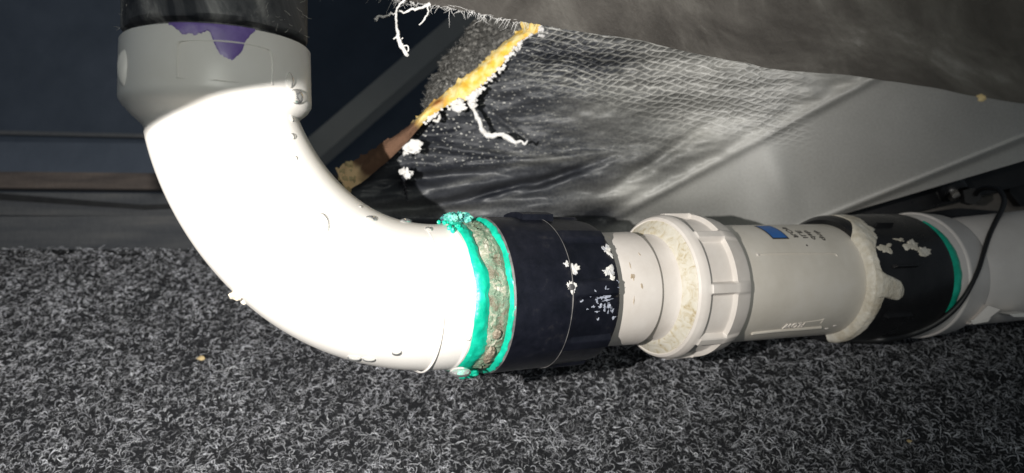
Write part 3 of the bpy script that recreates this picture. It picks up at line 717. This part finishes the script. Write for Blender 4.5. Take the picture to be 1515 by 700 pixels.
root = thing('pipe_coupling', 'nearer black ribbed coupling, just right of the green cement ring', 'pipe coupling', run.p(np.array([(sL+sR)/2]), np.array([0.]), np.array([0.]))[0], 'black ribbed couplings')
rib_ph = .10
def ribs8(th): return np.clip(1.6-np.abs(((th-rib_ph)*8/(2*np.pi)+.5) % 1-.5)*24, 0, 1)
def ribwide(th): return np.clip(2.3-np.abs(((th-rib_ph)*8/(2*np.pi)+.5) % 1-.5)*14, 0, 1)
prof = [(sL+.002, .031), (sL, .0315), (sL, .0350), (sL+.0005, .0354), (sL+.0016, .0354), (sSeam-.0002, .0350), (sSeam+.002, .0346, .0352), (sSeam+.003, .0341, .0356), (sR-.006, .0338, .0356), (sR-.0022, .0334, .0354), (sR-.0018, .0333, .0336), (sR-.0004, .0330, .0332), (sR, .0328), (sR, .0272), (sR-.01, .0270)]
link('body', *lathe(run, prof, 384, mod=ribwide), 'black', root, sharp=32)
link('rim', *lathe(run, [(sL-.0004, .0340), (sL-.0006, .0352), (sL+.0002, .0356), (sL+.0008, .0352)], 128), 'seam', root)
th_s = np.linspace(-1.5, 1.5, 90)
P = run.p(sSeam+.0004*np.sin(th_s*3), th_s, np.full(90, .03525)); link('seam_flash', *tube(P, np.interp(th_s, [-1.5, -.3, 0, .3, .8, 1.5], [.00015, .00018, .00030, .0002, .00012, .0001]), 6), 'seam', root)
V, f = blob_patch(run, sSeam-.0006, .13, .0016, .045, .0351, .0007, 9, rough=.1, irregular=.05); link('seam_nub', V, f, 'seam', root)
def curved_box(fr, sa, sb, ta_, tb2, R0, R1, n=12, inset=.0004):
    tt_ = np.linspace(ta_, tb2, n); V = []
    dth = inset/R1
    for t in tt_: V.append(fr.p(np.array([sa, sb]), np.array([t, t]), np.array([R0, R0])))
    for t in np.linspace(ta_+dth, tb2-dth, n): V.append(fr.p(np.array([sa+inset, sb-inset]), np.array([t, t]), np.array([R1, R1])))
    V = np.concatenate(V); k = 2*n; f = []
    for i in range(n-1):
        f += [(k+2*i, k+2*i+1, k+2*i+3, k+2*i+2), (2*i, k+2*i, k+2*i+2, 2*i+2), (2*i+1, 2*i+3, k+2*i+3, k+2*i+1)]
    f += [(0, 1, k+1, k), (2*n-2, k+2*n-2, k+2*n-1, 2*n-1)]
    return V, f
sp1 = sSeam-.011
link('raised_pad', *curved_box(run, sp1, sp1+.0165, 1.30, 1.85, .0345, .0377), 'black', root, sharp=20)
sm_list = [(897, 371, .0034, .15, 1), (849, 398, .0034, .085, 2), (844, 424, .0026, .09, 3), (899, 401, .0032, .06, 4), (906, 413, .0013, .08, 5), (838, 391, .0012, .04, 6)]
bv, bf_ = lathe(run, prof, 96, mod=ribwide); cp_bvh = BVHTree.FromPolygons([Vector(p) for p in bv], bf_)
def on_run(px, py, bvh):
    h, _ = hit(px, py, bvh)
    if h is None: return None
    q = h-run.O; s_ = q@run.A; return s_, math.atan2(q@run.e2, q@run.e1), np.linalg.norm(q-s_*run.A)
for (x, y, ds, dt, sd) in sm_list:
    r_ = on_run(x, y, cp_bvh)
    V, f = blob_patch(run, r_[0], r_[1], ds, dt, r_[2]-.0001, .0004, sd*5, 44, .5, 1.1); link('cement_smear', V, f, 'cement_w', root)
parts = []
for k in range(46):
    x = random.gauss(893, 13); y = random.gauss(448, 15); x = min(x, 915)
    r_ = on_run(x, y, cp_bvh)
    if r_: parts.append(blob_patch(run, r_[0], r_[1], random.uniform(.0003, .0016)**1.0, random.choice([.006, .012, .02, .028]), r_[2]-.00005, .00012, k, 14, .4, 1.3))
M['scuff'] = mat('bluish_scuff', [(.3, (.16, .18, .24)), (.7, (.55, .58, .66))], 500, .5)
V, f = join(parts); link('scuff_mark', V, f, 'scuff', root, kind='stuff')
r_ = on_run(873, 534, cp_bvh)
if r_: V, f = blob_patch(run, r_[0], r_[1], .0013, .03, r_[2]-.0001, .0006, 55, 16, .3, .6); link('cement_fleck', V, f, 'cement', root)

# --- white stub with a stepped hub
sA = smid(981, .0279)
root = thing('stub_pipe', 'short white pipe stub with tan drips between the nearer black coupling and the nut', 'pipe stub', run.p(np.array([sA]), np.array([0.]), np.array([0.]))[0])
link('hub', *lathe(run, [(sR-.008, .0272), (sR-.0005, .0274), (sR+.002, .0276), (sA-.0006, .0282), (sA, .0277), (sA, .0262)], 128), 'pvc_nut', root)
sN = smid(1045, .0366); sF = smid(1004, .0262); sG = smid(1018, .0296); sH = smid(1034, .0340)
link('tailpiece', *lathe(run, [(sA-.001, .0262), (sA+.003, .0258), (sF-.0006, .0260), (sF+.0004, .0266), (sG+.001, .0280)], 128), 'pvc_nut', root)
M['stain'] = mat('tan_stain', [(.3, (.36, .27, .17)), (.7, (.58, .50, .40))], 300, .5)
hv, hf = lathe(run, [(sR-.008, .0272), (sR-.0005, .0274), (sR+.002, .0276), (sA-.0006, .0282)], 96); hb = BVHTree.FromPolygons([Vector(p) for p in hv], hf)
for (x, y, ds, dt, sd) in ((936, 410, .0011, .05, 1), (950, 424, .0007, .045, 2), (932, 392, .0004, .06, 3), (938, 445, .0003, .08, 4), (946, 376, .0004, .03, 6)):
    r_ = on_run(x, y, hb)
    if r_: V, f = blob_patch(run, r_[0], r_[1], ds, dt, r_[2], .00015, sd+40, 18, .3, .8); link('tan_drip', V, f, 'stain', root)

# --- union nut
sNe = smid(1112, .0352)
root = thing('union_nut', 'large off white ribbed union nut with a yellowed inner ring', 'union nut', run.p(np.array([(sN+sNe)/2]), np.array([0.]), np.array([0.]))[0])
Ln = sNe-sN; ph = .02
def nribs(th):
    x = np.abs(((th-ph)*8/(2*np.pi)) % 1-.5); return np.clip((x-.385)*24, 0, 1)   # 1 on ribs, 0 in panels
prof = [(0, 0), (0, 0), (0, 0), (sH-.0001, .0337), (sH-.0004, .0344), (sH*.6+sN*.4-.0005, .0355), (sN-.0002, .0362), (sN+.0010, .0366), (sN+.0030, .0367),
        (sN+.0036, .0353, .0370), (sN+.0040, .0345, .0374), (sN+Ln*.60, .0345, .0376), (sN+Ln*.62, .0348, .0376), (sN+Ln*.66, .0370, .0378), (sN+Ln*.70, .0368, .0377), (sN+Ln*.93, .0358, .0366), (sNe-.0006, .0354, .0357), (sNe, .0346), (sNe, .0300)]
link('nut_body', *lathe(run, prof[3:], 384, mod=nribs), 'pvc_nut', root, sharp=28)
def dy(i, th): return .00018*np.array([noise.fractal(Vector((math.cos(t)*6, math.sin(t)*6, i*.9)), 1, 2, 4) for t in th]) if 1 < i < 6 else 0*th
link('yellowed_ring', *lathe(run, [(sF+.0012, .0262), (sG-.0010, .0288), (sG, .0298), (sG*.7+sH*.3, .0311), (sG*.4+sH*.6, .0326), (sH-.0002, .0338), (sH+.0004, .0346)], 256, dr=dy), 'yellow', root, sharp=60)
bumps = [run.p(np.array([sN+.0034]), np.array([ph+(k+.5)*math.pi/4*1.0]), np.array([.0362]))[0] for k in range(-4, 4)]

# --- labelled pipe
s1 = smid(1108, .0312); s2 = smid(1291, .0318); RP = .0313
root = thing('labelled_pipe', 'grey white pipe section with a printed blue square, right of the nut', 'pipe', run.p(np.array([(s1+s2)/2]), np.array([0.]), np.array([0.]))[0])
link('pipe_wall', *lathe(run, [(s1-.010, .0300), (s1-.010, .0312), (s1+.002, .0313), (s2-.003, .0320), (s2-.0006, .0320), (s2, .0315), (s2+.0002, .0305), (s2+.006, .0300)], 160), 'pvc_pipe', root)
pv, pf = lathe(run, [(s1-.010, .0312), (s1+.002, .0313), (s2-.003, .0320), (s2, .0315)], 96); pb_ = BVHTree.FromPolygons([Vector(p) for p in pv], pf)
def onp(x, y):
    r_ = on_run(x, y, pb_); return r_
# moulded ridge lines
def ridge(pts, r, name, m='pvc_pipe', n=40):
    q = [onp(*p) for p in pts]; P = [run.p(np.array([s]), np.array([t]), np.array([R+r*.2]))[0] for s, t, R in q]
    return link(name, *tube(smooth_path(P, n), r, 8), m, root)
ridge([(1121, 376), (1160, 375), (1200, 375), (1232, 375), (1239, 379)], .00042, 'moulded_ridge')
V, f = blob_patch(run, *onp(1121, 377)[:2], .0009, .028, onp(1121, 377)[2]-.0001, .0007, 3, 16, 0, 0); link('ridge_end', V, f, 'pvc_nut', root)
ridge([(1112, 493), (1150, 489), (1190, 486), (1214, 484)], .0009, 'moulded_ridge')
ridge([(1190, 477), (1212, 474), (1219, 472)], .0003, 'arrow_line')
ridge([(1219, 472), (1214, 478)], .0003, 'arrow_line', n=6)
V, f = join([blob_patch(run, onp(x, y)[0], onp(x, y)[1], .0017, .02, onp(x, y)[2]-.0001, .0006, k, 14, .2, .2) for k, (x, y) in enumerate(((1223, 486), (1235, 482)))]); link('moulded_dash', V, f, 'pvc_nut', root)
# a very small dark speck
V, f = blob_patch(run, *onp(1194, 363)[:2], .0007, .022, onp(1194, 363)[2]-.00005, .0002, 8, 12, .2, .4); link('ink_speck', V, f, 'ink', root)
# blue square with its black border
def quad_patch(c, R, inset=0, n=16):
    (sa, ta_), (sb, tb2), (sc, tc_), (sd, td) = c; V = []
    for i in range(n):
        a_ = i/(n-1)
        for j in range(n):
            b_ = j/(n-1); s_ = (sa*(1-b_)+sb*b_)*(1-a_)+(sd*(1-b_)+sc*b_)*a_; t_ = (ta_*(1-b_)+tb2*b_)*(1-a_)+(td*(1-b_)+tc_*b_)*a_
            V.append(run.p(np.array([s_]), np.array([t_]), np.array([R]))[0])
    return np.array(V), gridfaces(n, n)
qa = onp(1143, 353.5); qb = onp(1168, 354.5); w = qb[0]-qa[0]; tq = (qa[1]+qb[1])/2
tt1 = tq+.50
def pipeR(s_): return np.interp(s_, [s1+.002, s2-.003], [.0313, .0320])
cs = (qa[0]+qb[0])/2
V, f = quad_patch([(cs-w*.52, tq), (cs+w*.52, tq), (cs+w*.52, tt1), (cs-w*.52, tt1)], pipeR(cs)+.0002); link('print_border', V, f, 'ink', root)
V, f = quad_patch([(cs-w*.45, tq+.028), (cs+w*.45, tq+.028), (cs+w*.45, tt1-.028), (cs-w*.45, tt1-.028)], pipeR(cs)+.0003); link('blue_square', V, f, 'blue', root)
def text_on(fr, txt, s_, t_, size, R, lift, m, parent, name, along='theta', sgn=1, sx=1.0):
    cu = bpy.data.curves.new('t', 'FONT'); cu.body = txt; cu.size = 1; cu.extrude = 0; cu.resolution_u = 3
    ob = bpy.data.objects.new('t', cu); COL.objects.link(ob); bpy.context.view_layer.update()
    me = ob.evaluated_get(bpy.context.evaluated_depsgraph_get()).to_mesh()
    v = np.array([p.co[:] for p in me.vertices]); fc = [tuple(p.vertices) for p in me.polygons]
    x, y = v[:, 0]*size*sx, v[:, 1]*size
    bpy.data.objects.remove(ob); bpy.data.curves.remove(cu)
    if along == 'theta': S_ = s_+sgn*y; T_ = t_-sgn*-x/R if False else t_+sgn*x/R
    else: S_ = s_+sgn*x; T_ = t_+sgn*y/R
    V = fr.p(S_, T_, np.full(len(v), R+lift)); n = len(V); Vb = fr.p(S_, T_, np.full(len(v), R-.0001))
    ec = {}
    for q in fc:
        for i in range(len(q)): ec.setdefault((q[i], q[(i+1) % len(q)]), 0); ec[(q[i], q[(i+1) % len(q)])] += 1
    side = [(a_, b_, b_+n, a_+n) for (a_, b_) in ec if (b_, a_) not in ec]
    return link(name, np.vstack([V, Vb]), fc+side, m, parent, sharp=30)
for k, (x, y, tx) in enumerate(((1176, 351, 'ROF'), (1190, 352, 'ILE'), (1204, 354, 'dab'), (1219, 355, 'qnb'))):
    q = onp(x, y); 
    text_on(run, tx, q[0]+.0016, q[1]-.02, .0042, pipeR(q[0]), .0002, 'ink_f', root, 'printed_word', 'theta', 1) if False else text_on(run, tx, q[0]-.0008, q[1]-.02, .0050, pipeR(q[0]), .0002, 'ink', root, 'printed_word', 'theta', 1, 1.25)
q = onp(1192, 477)
text_on(run, 'FLOW', q[0], q[1], .0052, pipeR(q[0]), .0005, 'pvc_nut', root, 'moulded_word', 'axis', -1)

# --- second black coupling
s3 = smid(1296, .0365); s4 = smid(1413, .0376)
root = thing('pipe_coupling', 'farther black coupling smeared with cream cement, right of the labelled pipe', 'pipe coupling', run.p(np.array([(s3+s4)/2]), np.array([0.]), np.array([0.]))[0], 'black ribbed couplings')
L2 = s4-s3
prof2 = [(s3+.004, .0305), (s3-.0005, .0310), (s3-.0010, .0345), (s3, .0360), (s3+.003, .0370), (s3+L2*.5, .0376), (s3+L2*.52, .0379), (s4-.004, .0382), (s4-.001, .0378), (s4, .0366), (s4, .0320)]
link('body', *lathe(run, prof2, 192), 'black_gloss', root, sharp=38)
v2, f2_ = lathe(run, prof2[2:], 96); b2 = BVHTree.FromPolygons([Vector(p) for p in v2], f2_)
for (x0, x1, y) in ((1320, 1356, 394), (1308, 1347, 465), (1292, 1320, 335)):
    a_, b_ = on_run(x0, y, b2), on_run(x1, y, b2)
    if a_ and b_: link('rib', *curved_box(run, a_[0], b_[0], (a_[1]+b_[1])/2-.035, (a_[1]+b_[1])/2+.035, .0365, .0402, 6, .0010), 'black_gloss', root, sharp=25)
# cream cement squeezed out round the pipe mouth, with a finger-shaped run
def sright(t):
    d = math.degrees(t)
    base = np.interp(d, [-80, -60, -35, -16, -6, 0, 4, 12, 22, 30, 40, 50, 60, 75, 90], [.0020, .0034, .0048, .0064, .0072, .0070, .0064, .0040, .0036, .0048, .0120, .0150, .0125, .0130, .0060])
    return s3+base+.0022*noise.fractal(Vector((t*7, 2, 1)), .9, 2, 5)*(1 if d > 15 else .35)
V = []; TH = np.linspace(math.radians(-82), math.radians(88), 150); mm = 18
for i, t in enumerate(TH):
    sa, sb = s3-.0018+.0062*float(sst(np.array(math.degrees(t)), 46, 66)), sright(t)+.0030*float(sst(np.array(math.degrees(t)), 50, 70)); endf = min(1, (1-abs(2*i/149-1))*12)
    for j in range(mm):
        v = j/(mm-1); s_ = sa+(sb-sa)*v; base = np.interp(s_, [s3-.0018, s3-.0012, s3-.0006, s3, s3+.003, s3+L2*.5, s4-.004], [.0322, .0350, .0358, .0364, .0374, .0378, .0384])
        hgt = .00065*max(0, 1-abs(2*v-1)**5)**.5*endf; p = run.p(np.array([s_]), np.array([t]), np.array([base-.0002+hgt]))[0]
        V.append(p+run.e1*0)
V = np.array(V); nz = vnoise(V, 260, 61, 4); cen = np.array([run.O+((p-run.O)@run.A)*run.A for p in V]); dd = V-cen; V = cen+dd*(1+nz*.007*np.tile(np.sin(np.linspace(0, np.pi, mm)), 150))[:, None]
link('cement_smear', V, gridfaces(150, mm), 'cement', root, sharp=0, label='thick cream cement squeezed out round the pipe mouth')
q0 = on_run(1296, 418, b2); q1 = on_run(1326, 433, b2)
sA_, tA_ = q0[0]-.0005, q0[1]; sB_, tB_ = q1[0], q1[1]; V = []
nF, mF = 40, 22
for i in range(nF):
    a_ = i/(nF-1); s_ = sA_+(sB_+.0058-sA_)*a_; t_ = tA_+(tB_-tA_)*a_
    wd = np.interp(a_, [0, .15, .35, .6, .8, .93, 1], [.0100, .0078, .0064, .0061, .0056, .0034, .0001]); ht = np.interp(a_, [0, .3, .8, .95, 1], [.0010, .0017, .0019, .0011, 0])
    for j in range(mF):
        b_ = -1+2*j/(mF-1); bs = np.interp(s_, [s3-.0018, s3-.0012, s3-.0006, s3, s3+.003, s3+L2*.5, s4-.004], [.0322, .0350, .0358, .0364, .0374, .0378, .0384])
        V.append(run.p(np.array([s_]), np.array([t_+wd*b_/.037]), np.array([bs-.0002+ht*max(0, 1-b_**4)**.5]))[0])
link('cement_run', np.array(V), gridfaces(nF, mF), 'cement', root, sharp=0, label='finger-shaped run of cream cement')
for (x, y, ds, dt, sd) in ((1348, 362, .0060, .09, 3), (1330, 355, .0052, .05, 5), (1366, 371, .0050, .07, 9), (1312, 366, .0050, .07, 12)):
    q = on_run(x, y, b2)
    if q: V, f = blob_patch(run, q[0], q[1], ds, dt, q[2]-.0001, .0005, sd, 36, .4, 1.0); link('cement_fleck', V, f, 'cement', root)
q = on_run(1307, 501, b2)
if q: V, f = blob_patch(run, q[0], q[1], .0016, .02, q[2]-.0001, .0005, 3, 14, .3, .4); link('green_fleck', V, f, 'green', root)
# green crescent
thg = np.linspace(math.radians(-48), math.radians(62), 70)
V = []
for i, t in enumerate(thg):
    x = i/69; wd = .0062*math.sin(math.pi*min(1, x*1.0))**.6+.0004+.0006*noise.noise(Vector((t*8, 0, 0)))
    for j in range(8): v = j/7; V.append(run.p(np.array([s4-.0004+wd*v]), np.array([t]), np.array([.0374+.0007*math.sin(math.pi*v)+.0004*v]))[0])
link('green_squeeze', np.array(V), gridfaces(70, 8), 'green', root, sharp=0)

# --- far white fitting
s5 = smid(1436, .0390)
root = thing('pipe_tee', 'off white fitting at the right edge, its collar against the farther black coupling', 'pipe fitting', run.p(np.array([s5+.02]), np.array([0.]), np.array([0.]))[0])
link('collar', *lathe(run, [(s4-.002, .0340), (s4+.0002, .0352), (s4+.0046, .0372), (s5-.0004, .0382), (s5, .0390), (s5+.0008, .0394), (s5+.0025, .0390), (s5+.018, .0384), (s5+.0215, .0378), (s5+.027, .0340), (s5+.06, .0335)], 160), 'pvc_far', root, sharp=40)
brd = np.array([.985, .02, .10]); brd /= np.linalg.norm(brd)
cb = run.O+run.A*(s5+.030)+np.array([0.004, -.004, .001]); br = Frame(cb, brd, (0, -1, 0))
link('branch', *lathe(br, [(-.022, .010), (-.018, .024), (-.010, .0318), (0, .0342), (.010, .0345), (.12, .0350)], 128), 'pvc_far', root)
gs = [at(1430, 352, .472), at(1443, 364, .468), at(1447, 350, .475), at(1436, 335, .49)]
V, f = slab(gs, .01); link('gusset', V, f, 'pvc_far', root, sharp=20)
gs = [at(1462, 452, .462), at(1480, 458, .46), at(1462, 472, .462), at(1434, 480, .468)]
V, f = slab(gs, .012); link('gusset', V, f, 'pvc_far', root, sharp=20)
V, f = slab([at(1436, 474, .466), at(1466, 470, .464), at(1462, 476, .464), at(1440, 480, .466)], .010); link('moulded_foot', V, f, 'pvc', root, sharp=20)
V, f = slab([at(1493, 465, .46), at(1520, 463, .46), at(1520, 469, .46), at(1500, 469, .46)], .010); link('moulded_foot', V, f, 'pvc', root, sharp=20)

# --- black cable looping from the clamp over the far fitting
def on_far(px, py, off):
    t = np.array([px, py])
    u_ = Vector(at(px, py, 1)).normalized(); h = far_bvh.ray_cast(Vector((0, 0, 0)), u_)
    return np.array(h[0])*(1-off/np.linalg.norm(h[0])) if h[0] else None
cv, cf = lathe(run, [(s3, .0365), (s3+L2*.5, .0378), (s4, .0380), (s5, .0392), (s5+.0215, .0382), (s5+.027, .034)], 96)
bv2, bf2 = lathe(br, [(-.018, .024), (-.010, .0318), (0, .0342), (.12, .0350)], 64)
far_bvh = BVHTree.FromPolygons([Vector(p) for p in np.vstack([cv, bv2])], cf+[tuple(i+len(cv) for i in q) for q in bf2])
cpts = [at(1443, 288, .535), at(1449, 281, .53), at(1463, 278, .52), at(1478, 282, .51), at(1485, 293, .50), at(1484, 306, .492)]
for (x, y) in ((1473, 328), (1463, 350), (1455, 375), (1448, 398), (1438, 420), (1425, 442), (1408, 461), (1385, 478), (1360, 490), (1335, 497)):
    q = on_far(x, y, .0022); cpts.append(q if q is not None else at(x, y, .44))
d_ = np.linalg.norm(cpts[-1]); cpts += [at(1308, 502, .452), at(1275, 503, .46), at(1240, 499, .47)]
P = smooth_path(cpts, 140)
link('black_cable', *tube(P, np.interp(np.linspace(0, 1, 140), [0, .3, .55, .7, 1], [.0016, .0016, .0013, .0019, .0024]), 12), 'rubber', at_=at(1440, 400, .43), sharp=0,
     label='thin black cable looping from the clamp down over the far white fitting', category='cable')

# ================================================================== water drops on the elbow
def drop(px, py, r, label, sc=(1, 1, 1), hang=0, lift=.1):
    h, nrm = hit(px, py, elbow_bvh)
    if h is None:
        h = at(px, py, .315); nrm = np.array([0, -.3, -1.0])
    if nrm@h > 0: nrm = -nrm
    nrm = nrm/np.linalg.norm(nrm); dn = np.array([0, 0, -1.0]); dn -= dn@nrm*nrm; dn /= np.linalg.norm(dn); sd = np.cross(nrm, dn); V = []; n = 12
    for i in range(n+1):
        a_ = math.pi*i/n
        for j in range(24):
            b_ = 2*math.pi*j/24; x, y, z = math.sin(a_)*math.cos(b_), math.sin(a_)*math.sin(b_), math.cos(a_)
            k = 1-.35*max(0, -x)*hang
            V.append(h + r*(sc[0]*x*dn + sc[1]*y*k*sd + sc[2]*(z*.62+lift)*nrm))
    link('water_drop', np.array(V), gridfaces(n+1, 24, True), 'water', at_=h, sharp=0, label=label, category='water drop', group='water drops on the elbow')
drop(428, 119, .0019, 'water drop clinging to the socket\'s right side above the shoulder', (1.6, .95, 1), 1)
drop(438, 143, .0032, 'wide flat water drop on the right of the socket shoulder', (.9, 1.3, .6))
drop(431, 176, .0013, 'water drop just below the socket shoulder, topmost of a short column')
drop(432, 202, .0013, 'small water drop on the inner curve, middle of a short column')
drop(437, 234, .0009, 'tiny water drop on the inner curve, lowest of a short column')
drop(474, 332, .0040, 'large round water drop alone in the bright middle of the elbow', (1.15, .9, .55))
drop(549, 324, .0022, 'water drop under the inner bend of the elbow beside the dark edge', (.7, 1.4, .7))
drop(601, 328, .0028, 'flat water drop on top of the elbow left of the green cement', (.6, 1.9, .7))
drop(634, 340, .0016, 'little water drop on the mould line at the top of the elbow')
drop(533, 306, .0007, 'pinhead water drop high on the inner bend')
drop(587, 521, .0020, 'round water drop alone near the bottom of the elbow', (1, 1.05, .8))
drop(524, 529, .0022, 'water drop at the elbow\'s lower edge, left of a pair', (.9, 1.35, 1))
drop(546, 531, .0020, 'water drop at the elbow\'s lower edge, right of a pair', (.8, 1.35, .9))
drop(681, 547, .0034, 'biggest water drop hanging under the elbow next to the green cement', (1.0, 1.3, 1.0), 0, .3)
drop(693, 500, .0013, 'faint water drop close to the green cement on the elbow', (1.2, .9, .5))

# ================================================================== crumbs on the carpet
def crumb(px, py, r, label, sc=(1.4, 1, .7)):
    g = ground_pt(px, py); V, f = lump((0, 0, 0), r, int(px), .6, sc, 7)
    link('carpet_crumb', V+g+np.array([0, 0, .004]), f, 'crumb', world_space=True, label=label, category='crumb')
crumb(299, 536, .0018, 'tan crumb lying on the carpet below the left of the elbow')
crumb(1342, 659, .0009, 'tiny pale crumb on the dark carpet at the lower right')
